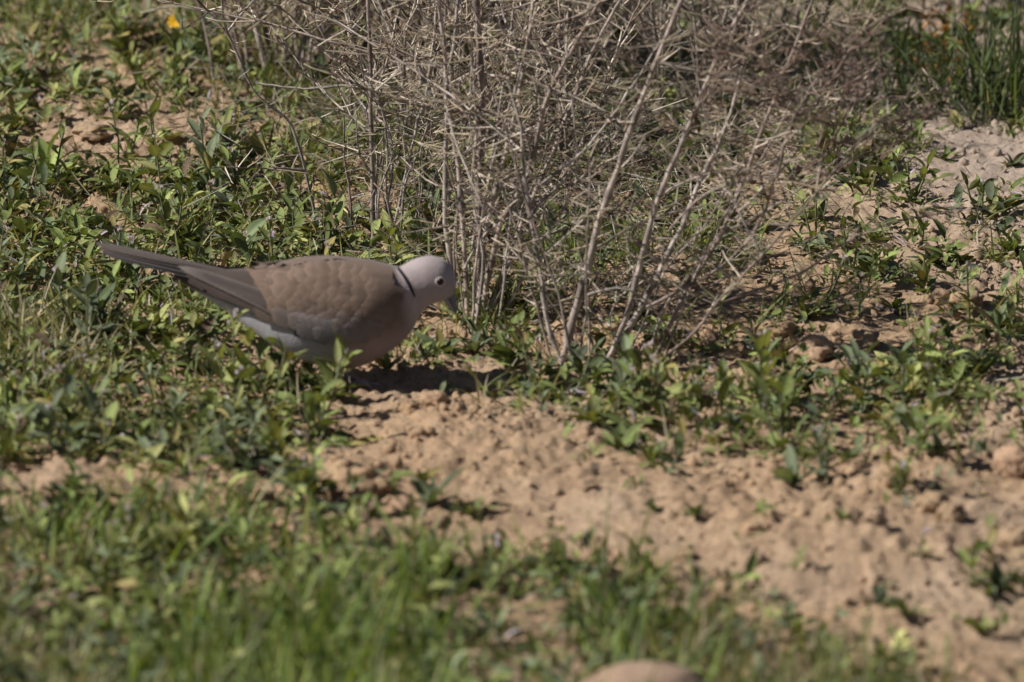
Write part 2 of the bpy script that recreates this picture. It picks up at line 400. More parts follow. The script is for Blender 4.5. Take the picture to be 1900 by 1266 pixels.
def inside(poly, x, y):
    k = False
    for (x1, y1), (x2, y2) in zip(poly, poly[1:]+poly[:1]):
        if (y1 > y) != (y2 > y) and x < (x2-x1)*(y-y1)/(y2-y1)+x1: k = not k
    return k
WING = [(733, 512), (746, 545), (744, 578), (724, 606), (684, 628), (643, 634), (600, 626), (560, 608), (520, 560), (520, 503), (560, 494), (605, 489), (645, 490), (685, 495), (715, 502)]
FE = []
BR = np.array([.176, .122, .088])
def br(k=1., g=0.): 
    c = BR*k*rng.uniform(.93, 1.07); return c*(1-g)+np.array([.33, .32, .34])*g
for k in range(8):                                    # primaries, crossed over the tail base
    f = k/7
    FE.append(((575-26*f, 612-44*f), math.atan2((546-46*f)-(612-44*f), (452-125*f)-(575-26*f)), math.hypot(123+99*f, 66+2*f), 24, .0001+.0001*k, np.array([.075, .060, .053])*rng.uniform(.8, 1.2), np.array([.21, .17, .145]), 1, .02, .0004))
for k in range(5):                                    # secondaries
    f = k/4
    FE.append(((612-20*f, 617-50*f), 0, 105+10*f, 30, .0009+.0001*k, br(.62), br(1.0, .3), 1, .0, .0007))
for k in range(5):                                    # tertials
    f = k/4
    FE.append(((585+4*f, 588-82*f), 0, 98+38*f, 42, .0012+.0001*k, br(.80), br(1.12), 0, .0, .0010))
for k in range(9):                                    # greater coverts, grey along the lower edge
    f = k/8
    FE.append(((708-100*f, 612+4*math.sin(f*3.1)), 0, 62+16*f, 27, .0014+.00005*k, br(.92, .55-.3*f), br(1.2, .6-.3*f), 0, 0, .0010))
rows = []
for ix in range(13):
    for iy in range(9):
        x = 548+ix*20+rng.uniform(-6, 6); y = 490+iy*21+(10 if ix % 2 else 0)+rng.uniform(-6, 6)
        if inside(WING, x, y): rows.append((x, y))
rows.sort()
for q, (x, y) in enumerate(rows):
    g = max(0, (y-585)/60)*.5; kk = rng.uniform(.76, 1.14)
    FE.append(((x, y), 0, rng.uniform(52, 68), rng.uniform(38, 50), .0016+.000008*q, br(kk*.92, g), br(kk*1.14, g), 0, rng.uniform(-.07, .07), .0007))
for far in (False, True):
    # the wing's own surface: the side of the guide between back and lower edge
    ring, n = 48, 80; ids = []
    lo, hi = (26, 46) if not far else (2, 22)
    sub = [Vw[r*ring+q] for r in range(10, 72) for q in range(lo, hi+1)]
    m = hi-lo+1
    sub = np.array(sub); spx, spy = proj(sub[:, 0], np.full(len(sub), YB), sub[:, 2])
    fi = []
    for r in range(61):
        for q in range(m-1):
            a = r*m+q
            cx = (spx[a]+spx[a+m+1])/2; cy = (spy[a]+spy[a+m+1])/2
            if cx > 700: continue
            if cy > 604-(cx < 560)*(560-cx)*.42-20*(cx > 560)*0: continue
            fi.append((a, a+1, a+m+1, a+m))
    fi = np.array(fi); 
    wing = dlink('wing', mesh_np('wing', local(sub), [fi], np.where((spx < 475)[:, None], np.array([.078, .058, .046]), np.array([.14, .102, .078])), True, M_feather))
    wing['label'] = 'folded wing of overlapping brown feathers, on the %s side' % ('far' if far else 'near')
    for k, (root, ang, Lp, Wp, off, c1, c2, sh, bend, lift) in enumerate(FE):
        if far and (k > 26 and root[1] < 514): continue
        a = ang if ang else wang(root[0]-Lp*.3, root[1])
        dlink('feather', feather_mesh(root, a, Lp, Wp, off, c1, c2, sh, bend, lift, 7 if sh == 0 else 12, 4, far), wing)
# tail: twelve feathers fanned and stacked
t0 = Q(445, 528, YB); t1 = Q(176, 457, YB); ax = (t1-t0); TL = np.linalg.norm(ax); ax /= TL
lat = np.array([.0, 1., 0]); nrm = np.cross(lat, ax); nrm = nrm if nrm[2] > 0 else -nrm
tail = thing('tail', (0, 0, 0)); tail.parent = dove
for k in range(12):
    s = (k-5.5)/5.5; f = s*R(5.2); d = ax*math.cos(f)+lat*math.sin(f); wdir = np.cross(nrm, d)
    L_ = TL*(1-.06*abs(s)**1.5); nu, nv = 10, 4; P = []; C = []
    for tt in np.linspace(0, 1, nu+1):
        w = .0155*min(1, .45+.9*tt)*math.sqrt(max(0, 1-max(0, (tt-.86)/.14)**2.5))
        for vv in np.linspace(-1, 1, nv+1):
            p = t0+lat*s*.006+d*L_*tt+wdir*w*.5*vv+nrm*(.0105*(1-tt*.75)*(1-abs(s)*1.2)+.0006*(1-vv*vv)+.012*tt*(1-tt)*0+.0005*math.sin(k*2.1))
            P.append(p-gpos); base_c = np.array([.092, .066, .052]) if abs(s) < .5 else np.array([.066, .054, .048])
            C.append(base_c*(1.18 if abs(vv) > .8 else 1)*(1-.15*(1-tt)))
    i = np.arange(nu)[:, None]*(nv+1); j = np.arange(nv)[None]
    F = np.stack([i+j, i+nv+1+j, i+nv+2+j, i+j+1], -1).reshape(-1, 4)
    dlink('tail_feather', mesh_np('tail_feather', np.array(P), F, np.array(C), True, M_feather), tail)
# black half collar with a pale lower edge
for nm, shift, wd, cc in (('neck_ring', 0, 5.0, (.012, .011, .014)), ('neck_ring_edge', -4.2, 2, (.36, .30, .285))):
    mb = MB(); arc = catmull([(738, 497), (746, 507), (756, 522), (764, 538), (770, 552)], 16)
    for far in (False, True):
        P = []
        for q, (x, y) in enumerate(arc):
            tng = np.gradient(arc, axis=0)[q]; tng = tng/np.linalg.norm(tng); nn = np.array([tng[1], -tng[0]])
            ww = wd*(.45+.75*math.sin(math.pi*min(1, q/15*.8+.18)))*(1 if q < 15 else .2)
            for v in (-.5, 0, .5):
                b_ = np.array([x, y])+nn*(ww*v+shift)
                p, n = hit(bvh, *b_); p = p+n*(.0004 if v == 0 else .0001 if nm == 'neck_ring_edge' else .0003)
                if far: p[1] = 2*YB-p[1]
                P.append(p-gpos)
        i = np.arange(15)[:, None]*3; j = np.arange(2)[None]
        mb.add(np.array(P), np.stack([i+j, i+3+j, i+4+j, i+j+1], -1).reshape(-1, 4), None, cc)
    dlink(nm, mb.mesh(nm, M_body))
# eyes
def uvsphere(c, r, nu=16, nv=10, sq=(1, 1, 1)):
    V = []; F = []
    for a in range(nv+1):
        for b in range(nu):
            th = math.pi*a/nv; ph = 2*math.pi*b/nu
            V.append((c[0]+r*sq[0]*math.sin(th)*math.cos(ph), c[1]+r*sq[1]*math.sin(th)*math.sin(ph), c[2]+r*sq[2]*math.cos(th)))
    for a in range(nv):
        for b in range(nu): F.append((a*nu+b, a*nu+(b+1) % nu, (a+1)*nu+(b+1) % nu, (a+1)*nu+b))
    return np.array(V), np.array(F)
pe, ne = hit(bvh, 816.5, 523)
for far in (False, True):
    p = pe.copy(); n = ne.copy()
    if far: p[1] = 2*YB-p[1]; n[1] = -n[1]
    mb = MB(); V_, F_ = uvsphere(p-n*.0004-gpos, .0033); mb.add(V_, F_, None, (.020, .006, .006)); eye = dlink('eye', mb.mesh('eye', M_eye))
    a = np.cross(n, [0, 0, 1]); a /= np.linalg.norm(a); b = np.cross(n, a); th = np.linspace(0, 2*math.pi, 25)
    mb = MB(); mb.tube(p+n*.0003+.0037*(np.cos(th)[:, None]*a+np.sin(th)[:, None]*b*.92)-gpos, .0006, 6, (.60, .58, .50)); dlink('eye_ring', mb.mesh('eye_ring', M_leg), eye)
# bill
def bill(name, pts, col):
    mb = MB(); P = np.array([Q(x, y, YB) for x, y, r in pts])-gpos; r = np.array([r for *_, r in pts])/2233
    P = catmull(P, 14); r = catmull(r[:, None], 14)[:, 0]; mb.tube(P, r, 12, col); return dlink(name, mb.mesh(name, M_bill))
bill('upper_bill', [(831, 535, 8.6), (837, 547, 7.2), (841.5, 560, 5.5), (844.5, 572, 3.9), (846, 581, 2.2), (845.5, 586, .4)], (.15, .145, .16))
bill('lower_bill', [(822, 549, 6.5), (829, 559, 5.4), (836, 569, 4.2), (841, 577, 2.6), (844, 582, .4)], (.30, .28, .28))
cere = hit(bvh, 838, 541)[0]
# legs with toes
for dx, dyy, nm in ((648, -.013, 'near'), (622, .014, 'far')):
    mb = MB(); a = Q(dx-14, 668, YB)+np.array([0, dyy, 0]); fx = Q(dx, 712, YB)[0]; g = np.array([fx, YB+dyy, float(height(fx, YB+dyy))])
    mb.tube(catmull([a, a*.5+g*.5+np.array([-.002, 0, 0]), g+np.array([-.001, 0, .004])], 7), [.0042, .0032, .0026, .0023, .0022, .0022, .0026], 8, (.52, .36, .35))
    leg = dlink('leg', mb.mesh('leg', M_leg))
    for an, ln in ((-.55, .019), (0, .024), (.55, .019), (math.pi, .012)):
        mb = MB(); d = np.array([math.cos(an), math.sin(an), 0])
        pts = [g+np.array([0, 0, .0042])]+[np.array([*(g+d*ln*s)[:2], float(height(*(g+d*ln*s)[:2]))+.0022*(1-.4*s)+(.0012 if s < .8 else 0)]) for s in (.35, .7, 1.0, 1.15)]
        mb.tube(np.array(pts)-gpos+np.array([0, 0, 0]), [.0022, .0019, .0017, .0013, .0004], 6, (.52, .36, .35)); dlink('toe', mb.mesh('toe', M_leg), leg)

# ------------------------------------------------------------------ dry shrubs
BARKS = [np.array(c)*.95 for c in ([.36, .285, .235], [.42, .345, .29], [.30, .235, .20], [.44, .38, .32])]
def jitter(P, amp):
    P = np.array(P); n = len(P); j = rng.standard_normal((n, 3))*amp; j[0] = 0; return P+j
def side_twigs(mb, path, n, lmin, lmax, r0, cols, up=.25, tmin=.1, tmax=1., depth=1, dens2=.5, flat=1.):
    """short stiff twigs leaving a branch at wide angles, forking once or twice"""
    m = len(path)
    for _ in range(n):
        t = rng.uniform(tmin, tmax)*(m-1); i = min(int(t), m-2); p = path[i]*(1-(t-i))+path[i+1]*(t-i)
        a = rng.uniform(0, 2*math.pi); d = np.array([math.cos(a), math.sin(a)*.9, rng.normal(up, .38*flat)]); d /= np.linalg.norm(d)
        L = rng.uniform(lmin, lmax); k = rng.standard_normal(3)*.16
        P = [p, p+d*L*.4+k*L*.08, p+d*L*.75+k*L*.25, p+d*L+k*L*.45+np.array([0, 0, .06*L])]
        if min(q[2] for q in P) < .004: continue
        c = cols[rng.integers(len(cols))]*rng.uniform(.75, 1.25)
        mb.tube(P, np.array([1, .85, .7, .35])*r0*rng.uniform(.7, 1.25), 3, c)
        if depth > 0 and rng.random() < dens2:
            side_twigs(mb, np.array(P), rng.integers(1, 4), lmin*.45, lmax*.55, r0*.72, cols, up, .25, .95, depth-1, dens2*.8, flat)
TWIGC = [np.array((.64, .58, .49)), np.array((.55, .49, .40)), np.array((.10, .075, .06)), np.array((.14, .10, .08))]+[np.array(c) for c in ([.30, .245, .175], [.36, .31, .235], [.27, .25, .165], [.24, .185, .145], [.33, .30, .20], [.40, .35, .28])]  # very pale and very dark tones paint in the tangle's highlights and shaded gaps
TWIGC = [c_*np.array([1.04, .98, .92]) for c_ in TWIGC]
TWIGR = [np.array(c) for c in ([.20, .135, .105], [.24, .17, .125], [.19, .165, .105], [.165, .11, .09], [.25, .20, .14])]
def shrub(name, base, label, stems, up=.3, cols=TWIGC, twigs=26, lmin=.02, lmax=.05, tr=.0010, group=None):
    """stems: list of (points (n,3) world, r0, r1, colour index, twig factor)"""
    root = thing('dry_shrub', base, label, 'shrub', group or 'dry leafless shrubs')
    for P, r0, r1, ci, tf in stems:
        n = max(10, 4*len(P)); path = catmull(P, n); path = jitter(path, .00035)
        mb = MB(); rad = np.linspace(r0, r1, n)*(1+.10*rng.standard_normal(n)).clip(.8, 1.3)
        for q in range(3, n, 4): rad[q] *= 1.22
        cr = BARKS[ci][None]*rng.uniform(.72, 1.22, (n, 1)); cr[3::4] *= .55
        rad *= .70; mb.tube(path-base, rad, 7, np.repeat(cr, 7, 0)*rng.uniform(.85, 1.15, (n*7, 1)))
        st = link('stem', mb.mesh('stem', M_bark), root)
        tb = MB(); L = np.linalg.norm(np.diff(path, axis=0), axis=1).sum()
        side_twigs(tb, path, max(2, int(twigs*tf*L/.3)), lmin, lmax, tr, cols, up, tmin=.2)
        if tb.n:
            for v in range(len(tb.V)): tb.V[v] = tb.V[v]-base
            link('twigs', tb.mesh('twigs', M_twig), st, kind='stuff')
    return root
def path_px(pts, ybase, lean):
    """photo points of a stem standing at depth ybase and leaning by lean (metres of y per metre of height)"""
    out = []
    for x, y in pts:
        Y = ybase
        for _ in range(4): p = Q(x, y, Y); Y = ybase+lean*max(0, p[2])
        out.append(p)
    return np.array(out)
def root_in(P):
    P = np.array(P); P[0][2] = min(P[0][2], float(height(P[0][0], P[0][1]))-.004); return P
def cross(stems, n, y0):
    """thin side branches leaving the stems and criss-crossing between them"""
    out = []
    for _ in range(n):
        P = stems[rng.integers(len(stems))][0]; path = catmull(P, 20); p = path[rng.integers(4, 15)]
        a = rng.uniform(0, 2*math.pi); d = np.array([math.cos(a), .6*math.sin(a), rng.uniform(-.15, .9)]); d /= np.linalg.norm(d); L = rng.uniform(.06, .19); bd = rng.standard_normal(3)*.25*L
        Q_ = np.array([p+d*L*t+bd*t*t for t in (0, .3, .6, 1)])
        for q in Q_: q[2] = max(q[2], float(height(q[0], q[1]))+.004)
        out.append((Q_, rng.uniform(.0013, .0021), .0007, rng.integers(0, 4), .8))
    return out
# shrub in front, right of the dove
ba = G(1060, 668); ya = ba[1]
SA = []
def addA(pts, y, lean, r0, r1, ci=1, tf=1., ground=True):
    P = path_px(pts, y, lean); SA.append((root_in(P) if ground else P, r0/2233/2, r1/2233/2, ci, tf))
addA([(1042, 672), (1064, 592), (1088, 505), (1114, 402), (1144, 322), (1170, 240), (1204, 150), (1248, 40), (1285, -60), (1310, -160)], ya, -.15, 22, 10, 1)
addA([(1046, 668), (1014, 598), (1003, 505), (986, 412), (972, 320), (965, 230), (940, 150)], ya, .10, 15, 7, 3)
y2 = G(1122, 688)[1]
addA([(1118, 690), (1163, 584), (1190, 482), (1214, 392), (1250, 302), (1290, 205), (1332, 100), (1390, -10), (1420, -110)], y2, -.10, 16, 8, 1)
addA([(1112, 695), (1178, 592), (1222, 505), (1262, 428), (1300, 335), (1342, 250), (1372, 150), (1400, 40)], y2+.02, .15, 17, 8, 3)
y3 = G(1215, 662)[1]
addA([(1212, 664), (1248, 592), (1292, 512), (1340, 430), (1398, 285), (1450, 150), (1500, 20), (1540, -80)], y3, -.05, 16, 7, 0)
addA([(1170, 702), (1282, 622), (1332, 560), (1400, 490), (1442, 442), (1520, 350), (1580, 280), (1660, 190)], G(1170, 702)[1], -.3, 8, 4, 2)
addA([(1090, 548), (1150, 535), (1206, 566), (1248, 628), (1263, 692), (1252, 758), (1240, 805)], ya, -.6, 7, 3, 3, .25, False)
addA([(1215, 115), (1330, 140), (1450, 165), (1580, 185), (1700, 175), (1760, 168)], ya, -.2, 7, 3, 3, .7, False)
addA([(1340, 560), (1480, 510), (1560, 456), (1650, 416), (1790, 386)], ya, -.5, 8, 4, 2, .5, False)
addA([(1000, 345), (1060, 300), (1110, 250), (1180, 150), (1230, 70)], ya, .3, 9, 5, 3, .5, False)
addA([(1060, 345), (1110, 300), (1150, 240), (1205, 165)], ya+.1, .3, 9, 5, 3, .4, False)
addA([(1240, 430), (1310, 360), (1420, 330), (1500, 345)], ya, -.4, 7, 3, 1, .8, False)
addA([(1200, 570), (1330, 500), (1400, 430), (1440, 330), (1465, 240), (1520, 140), (1600, 60), (1680, 10)], ya, -.4, 10, 4, 2, 1.2, False)
for k in range(13):      # fine crown of the shrub, upper right, closer to the camera
    x = rng.uniform(1230, 1560); y = rng.uniform(60, 330); a = rng.normal(-.6, .55)
    L = rng.uniform(110, 240); pts = [(x+math.cos(a)*L*s, y+math.sin(a)*L*s+30*math.sin(s*3)*rng.uniform(-1, 1)) for s in (0, .25, .5, .75, 1)]
    addA(pts, ya-.02, rng.uniform(-.45, .05), 6, 2.5, 2, 1.9, False)
def fan(x0, x1, y0, n, spread, ybase, top):
    out = []
    for _ in range(n):
        x = rng.uniform(x0, x1); y = y0+rng.normal(0, 12); b_ = G(x, y); dx = rng.normal((x-(x0+x1)/2)*1.6, spread); T_ = rng.uniform(*top)
        w_ = rng.normal(0, 9, 5); pts = [(x+dx*t**1.25+w_[q], y-T_*t) for q, t in enumerate((0, .25, .5, .75, 1))]; pts[0] = (x, y)
        out.append((root_in(path_px(pts, b_[1], rng.normal(0, .12))), rng.uniform(5, 9)/2233/2, 3.5/2233/2, rng.integers(0, 4), .32))
    return out
SA += []
SAF = fan(1020, 1240, 668, 10, 90, ya, (260, 560))
shrub('a', ba, 'tall dry shrub with pale forked stems rising right of the dove', SA[:13]+SAF+cross(SA[:6], 22, ya), twigs=40, lmin=.012, lmax=.042, tr=.0008)
_root = bpy.data.objects['dry_shrub']
for P, r0, r1, ci, tf in SA[13:]:
    mb = MB(); path = jitter(catmull(P, 14), .001); mb.tube(path-ba, np.linspace(r0, r1, 14), 4, np.array([.21, .155, .12])); st = link('branch', mb.mesh('branch', M_twig), _root)
    tb = MB(); side_twigs(tb, path, 20, .012, .034, .0008, TWIGR, .3, depth=2, dens2=.8)
    if tb.n:
        for v in range(len(tb.V)): tb.V[v] = tb.V[v]-ba
        link('twigs', tb.mesh('twigs', M_twig), st, kind='stuff')
# shrub directly behind the dove's head
bb = G(872, 592); yb_ = bb[1]; SB = []
def addB(pts, y, lean, r0, r1, ci=1, tf=1., ground=True):
    P = path_px(pts, y, lean); SB.append((root_in(P) if ground else P, r0/2200/2, r1/2200/2, ci, tf))
addB([(880, 588), (890, 470), (886, 380), (893, 270), (893, 150), (885, 20), (880, -80)], yb_+.01, .05, 24, 15, 2, 1.)
addB([(868, 590), (861, 460), (848, 300), (832, 190), (824, 90), (812, -30)], yb_, .05, 15, 10, 1)
addB([(858, 588), (828, 430), (828, 240), (836, 150), (849, 10), (856, -70)], yb_+.02, .1, 15, 9, 3)
addB([(884, 590), (900, 430), (936, 296), (960, 188), (978, 91), (990, 0), (1000, -80)], yb_, -.05, 14, 8, 1)
addB([(892, 592), (925, 430), (977, 330), (1014, 188), (1061, 94), (1110, 10), (1150, -60)], yb_, -.15, 15, 8, 0)
addB([(900, 592), (967, 417), (1027, 280), (1057, 202), (1100, 95), (1150, 0)], yb_+.03, .1, 13, 8, 1)
addB([(896, 594), (940, 500), (970, 440), (1000, 380), (1050, 330), (1085, 250)], yb_, .3, 11, 6, 3, .8)
addB([(876, 588), (872, 480), (905, 340), (930, 180), (950, 60), (955, -40)], yb_+.06, .2, 10, 6, 3)
addB([(910, 590), (958, 540), (985, 470), (1040, 400), (1060, 330)], yb_, -.05, 9, 5, 1, .5)
addB([(862, 500), (905, 430), (980, 385), (1030, 340)], yb_, -.1, 7, 4, 3, .5, False)
shrub('b', bb, 'clump of upright dry stems rooted just beyond the bill of the dove', SB+fan(845, 925, 592, 12, 70, yb_, (250, 620))+cross(SB[:8], 20, yb_), twigs=34, lmin=.012, lmax=.045, tr=.0008)
bc = G(700, 470); SC = []
def addC(pts, y, lean, r0, r1, ci=1, tf=1., ground=True):
    P = path_px(pts, y, lean); SC.append((root_in(P) if ground else P, r0/2150/2, r1/2150/2, ci, tf))
addC([(694, 475), (690, 330), (688, 150), (683, 0), (680, -90)], bc[1], .0, 13, 9, 2, .8)
addC([(724, 455), (732, 420), (765, 270), (792, 165), (806, 60), (815, -40)], bc[1]+.05, .0, 9, 7, 3, .9)
addC([(700, 470), (728, 300), (700, 200), (660, 90), (640, -20)], bc[1]+.1, .1, 8, 5, 3, .9)
addC([(590, 430), (572, 345), (540, 232), (474, 172), (425, 70), (372, 5), (330, -40)], bc[1]+.1, -.1, 8, 4, 3, .35)
addC([(815, 200), (795, 165), (772, 110), (755, 76)], bc[1]+.3, .0, 16, 13, 3, .1, False)
addC([(480, 155), (560, 165), (660, 158), (720, 160), (790, 175)], bc[1]+.2, .0, 6, 4, 3, .5, False)
addC([(262, 25), (330, 12), (420, 30), (500, 20), (560, 0)], bc[1]+.6, .0, 6, 4, 3, .5, False)
shrub('c', bc, 'thin single dry stems standing behind the back of the dove', SC+fan(640, 790, 440, 12, 50, bc[1], (220, 420))+cross(SC[:4], 12, bc[1]), twigs=30, lmin=.012, lmax=.045, tr=.0008)
# tangle of dry shrubs in the background
BACK = [(520, 150, 12, 'dry shrub with several thin dark stems at the upper left of the tangle', .9), (640, 130, 13, 'dry twiggy shrub at the top, left of the thick upright stems', 1.), (780, 110, 15, 'dense pale dry shrub behind the upright stems at the top centre', 1.), (930, 150, 15, 'dense dry shrub in the middle of the background tangle', 1.),
        (1080, 120, 15, 'dry twiggy shrub at the top, right of centre', 1.), (1230, 190, 13, 'dry shrub low behind the tall forked stems', 1.), (1380, 100, 13, 'dry brown shrub at the top behind the fine crown', .8), (860, -60, 16, 'dry shrub farthest back, cut by the top edge near the middle', 1.), (1150, -80, 15, 'dry shrub farthest back, cut by the top edge right of the middle', 1.), (600, -70, 14, 'dry shrub farthest back, cut by the top edge left of the middle', .9), (1790, 30, 11, 'grey dry shrub with bare crossing branches in the upper right corner', .7), (1020, 300, 9, 'low dry shrub of fine straw-like twigs between the two stem clumps', .8), (740, 260, 8, 'low dry shrub of pale twigs above the back of the dove', .8)]
for bx, by, ns, lab, f in BACK:
    b0 = G(bx, by); stems = []
    for k in range(int(ns*1.5)):
        a = rng.uniform(0, 2*math.pi); o = rng.uniform(0, .07); lean = rng.uniform(.02, .45); L = rng.uniform(.16, .36)*f
        p = b0+np.array([math.cos(a)*o, math.sin(a)*o, 0]); p[2] = float(height(p[0], p[1]))-.003
        d = np.array([math.cos(a)*lean, math.sin(a)*lean, 1.]); d /= np.linalg.norm(d)
        bd = rng.standard_normal(3)*.06; P = [p+d*L*s+bd*s*s for s in (0, .25, .5, .75, 1)]
        stems.append((np.array(P), rng.uniform(.0014, .0030), .0010, rng.integers(0, 4), 1.))
    shrub('x', b0, lab, stems, up=.85, cols=TWIGC if bx < 1300 else TWIGC+TWIGR, twigs=36, lmin=.012, lmax=.046, tr=.00092)

# ------------------------------------------------------------------ leafy herbs: every plant a thing, every leaf a part
M_stem = attr_mat('herb_stem', .6, .3)
HERBS = []
FL = MB()
for k in range(5):
    a = k*2*math.pi/5; V_, F_, s_ = leaf_template(2, 2, .8, -.35, .25, 0, 2); Rm = rot(np.array([a]), np.array([.9]), np.array([0.]))[0]
    FL.add((V_ @ Rm.T)*.0030, F_, None, (.62, .54, .66))
FLOWER = FL.mesh('flower', M_flower)
FLY = MB()
for k in range(9):
    a = k*2*math.pi/9; V_, F_, s_ = leaf_template(3, 2, .55, .1, .2, 0, 1); Rm = rot(np.array([a]), np.array([.35]), np.array([0.]))[0]
    FLY.add((V_ @ Rm.T)*.0075, F_, None, (.72, .42, .02))
FLOWERY = FLY.mesh('flower', M_flower)
def put(me, name, parent, loc, yaw, pitch, roll, sc, color=None):
    o = bpy.data.objects.new(name, me); COL.objects.link(o); o.parent = parent
    Rm = rot(np.array([yaw]), np.array([pitch]), np.array([roll]))[0]
    m = Matrix([[*(Rm[r]*sc), loc[r]] for r in range(3)]+[[0, 0, 0, 1]]); o.matrix_local = m
    if color is not None: o.color = (*color, 1)
    return o
def herb(x, y, size, kind, nl=None, elev=None, flower=None, tint=None, yaw0=None):
    z = float(height(x, y)); root = thing('leafy_herb', (x, y, z-.001))
    tone = (greens(1, .18)[0] if tint is None else np.array(tint)); y0 = rng.uniform(0, 6.28) if yaw0 is None else yaw0
    nfl = 0
    if kind == 'r':                                     # rosette
        nl = nl or rng.integers(8, 15)
        for k in range(nl):
            f = k/nl; L = size*rng.uniform(.013, .0235)*(1.05-.35*f); e = rng.normal(.35+.75*f, .22) if elev is None else rng.normal(elev, .25)
            put(LEAF[rng.integers(10)], 'leaf', root, (rng.normal(0, .0015), rng.normal(0, .0015), .001), y0+k*2.4+rng.normal(0, .25), min(1.4, max(.05, e)), rng.normal(0, .35), L*rng.choice([.7, 1, 1, 1.15]), leafhue(tone))
    else:                                               # leafy sprigs
        ns = 1 if size < .8 else rng.integers(1, 4); mb = MB()
        for s in range(ns):
            H = size*rng.uniform(.018, .042); a = rng.uniform(0, 6.28); ln = rng.uniform(.1, .8)
            P = catmull([(0, 0, -.002), (math.cos(a)*ln*H*.35, math.sin(a)*ln*H*.35, H*.45), (math.cos(a)*ln*H*.6, math.sin(a)*ln*H*.6, H)], 6)
            mb.tube(P, np.linspace(.0013, .0008, 6), 4, (.14, .145, .075))
            m = (nl or rng.integers(6, 11))
            for k in range(m):
                f = (k+.5)/m; q = f*5; i_ = min(4, int(q)); p = P[i_]*(1-q+i_)+P[i_+1]*(q-i_)
                L = size*rng.uniform(.011, .024)*(1.1-.35*f)
                put(LEAF[rng.integers(10)], 'leaf', root, p, y0+s+k*2.4+rng.normal(0, .3), min(1.4, max(0, rng.normal(.25+.8*f, .25))), rng.normal(0, .35), L*rng.choice([.7, 1, 1, 1.15]), leafhue(tone))
            if flower or (flower is None and rng.random() < .55):
                for k in range(rng.integers(2, 5)):
                    put(FLOWER, 'flower', root, P[-1]+rng.normal(0, .0022, 3)+np.array([0, 0, .002]), rng.uniform(0, 6), rng.normal(0, .4), rng.normal(0, .4), rng.uniform(.9, 1.6), (1, 1, 1)); nfl += 1
        link('stem', mb.mesh('stem', M_stem), root)
    X_, Y_ = proj(x, y, z)
    HERBS.append([root, float(X_), float(Y_), size, kind, nfl]); return root
HAND = [(1440, 600, .9, 's'), (1495, 592, 1.1, 'r'), (1352, 650, 1.2, 's'), (1302, 738, 1.0, 's'), (1412, 775, 1.7, 's'), (1365, 800, 1.2, 'r'), (1452, 845, 1.6, 's'), (1478, 905, 1.7, 'r'),
        (1535, 892, 1.1, 's'), (1565, 965, .8, 'r'), (1690, 725, 1.5, 'r'), (1632, 700, 1.3, 'r'), (1668, 690, 1.4, 'r'), (1745, 735, 1.4, 'r'), (1715, 705, 1.3, 's'), (1822, 700, 1.6, 'r'), (1852, 612, 1.8, 'r'), (1800, 600, 1.2, 's'), (1780, 490, 1.3, 'r'),
        (1728, 488, 1.2, 'r'), (1882, 480, 1.4, 'r'), (1622, 455, 1.1, 'r'), (1582, 498, 1.0, 's'), (1592, 588, 1.2, 's'), (1528, 562, 1.0, 's'), (1660, 575, .9, 'r'), (1558, 318, 1.2, 'r'), (1602, 338, 1.4, 'r'),
        (1640, 316, 1.2, 'r'), (1692, 372, 1.1, 's'), (1600, 292, 1.2, 'r'), (1752, 296, .8, 'r'), (1880, 302, .9, 'r'), (1862, 400, 1.6, 'r'), (1502, 408, 1.4, 'r'), (1205, 858, 1.2, 'r'), (1152, 838, 1.7, 'r'),
        (1104, 790, 1.7, 'r'), (1202, 768, 1.3, 's'), (1062, 748, 1.3, 's'), (1002, 728, 1.2, 's'), (962, 690, 1.2, 's'), (1238, 876, 1.0, 's'), (1152, 728, 1.3, 's'), (820, 648, 1.5, 'r'), (790, 665, 1.1, 'r'),
        (770, 645, 1.2, 'r'), (942, 628, 1.4, 'r'), (880, 650, 1.3, 'r'), (802, 935, 1.9, 'r'), (785, 892, 1.0, 'r'), (878, 962, 1.1, 'r'), (588, 728, 1.55, 'r'), (606, 742, 1.5, 's'), (545, 742, 1.4, 's'), (500, 725, 1.4, 's'), (445, 690, 1.3, 'r'), (600, 775, 1.4, 's'),
        (722, 698, .9, 'r'), (1682, 1140, 1.2, 'r'), (1632, 1122, .9, 'r'), (1802, 1085, 1.2, 's'), (1850, 1105, 1.5, 'r'), (1822, 1175, 1.1, 'r'), (1878, 876, 1.2, 'r'), (1742, 850, 1.3, 'r'), (1292, 962, .7, 'r'),
        (1212, 948, .6, 'r'), (1700, 1052, .7, 's'), (500, 306, 1.7, 'r'), (455, 215, 1.5, 'r'), (220, 222, 1.4, 'r'), (90, 345, 1.9, 'r'), (28, 240, 1.4, 'r'), (45, 160, 1.5, 'r'), (262, 75, 1.4, 'r'), (350, 85, 1.4, 'r'), (235, 300, 1.3, 's'),
        (310, 250, 1.4, 'r'), (420, 262, 1.3, 'r'), (620, 345, 1.4, 'r'), (650, 405, 1.3, 'r'), (310, 405, 1.7, 's'), (232, 468, 1.3, 'r'), (345, 470, 1.3, 'r'), (600, 480, 1.3, 's'), (470, 470, 1.3, 'r'), (690, 880, 1.1, 'r'), (640, 830, 1.3, 'r'), (590, 820, 1.4, 's'), (1000, 780, .7, 's')]
for x, y, s_, k in HAND:
    p = G(x, y); herb(p[0], p[1], s_, k)
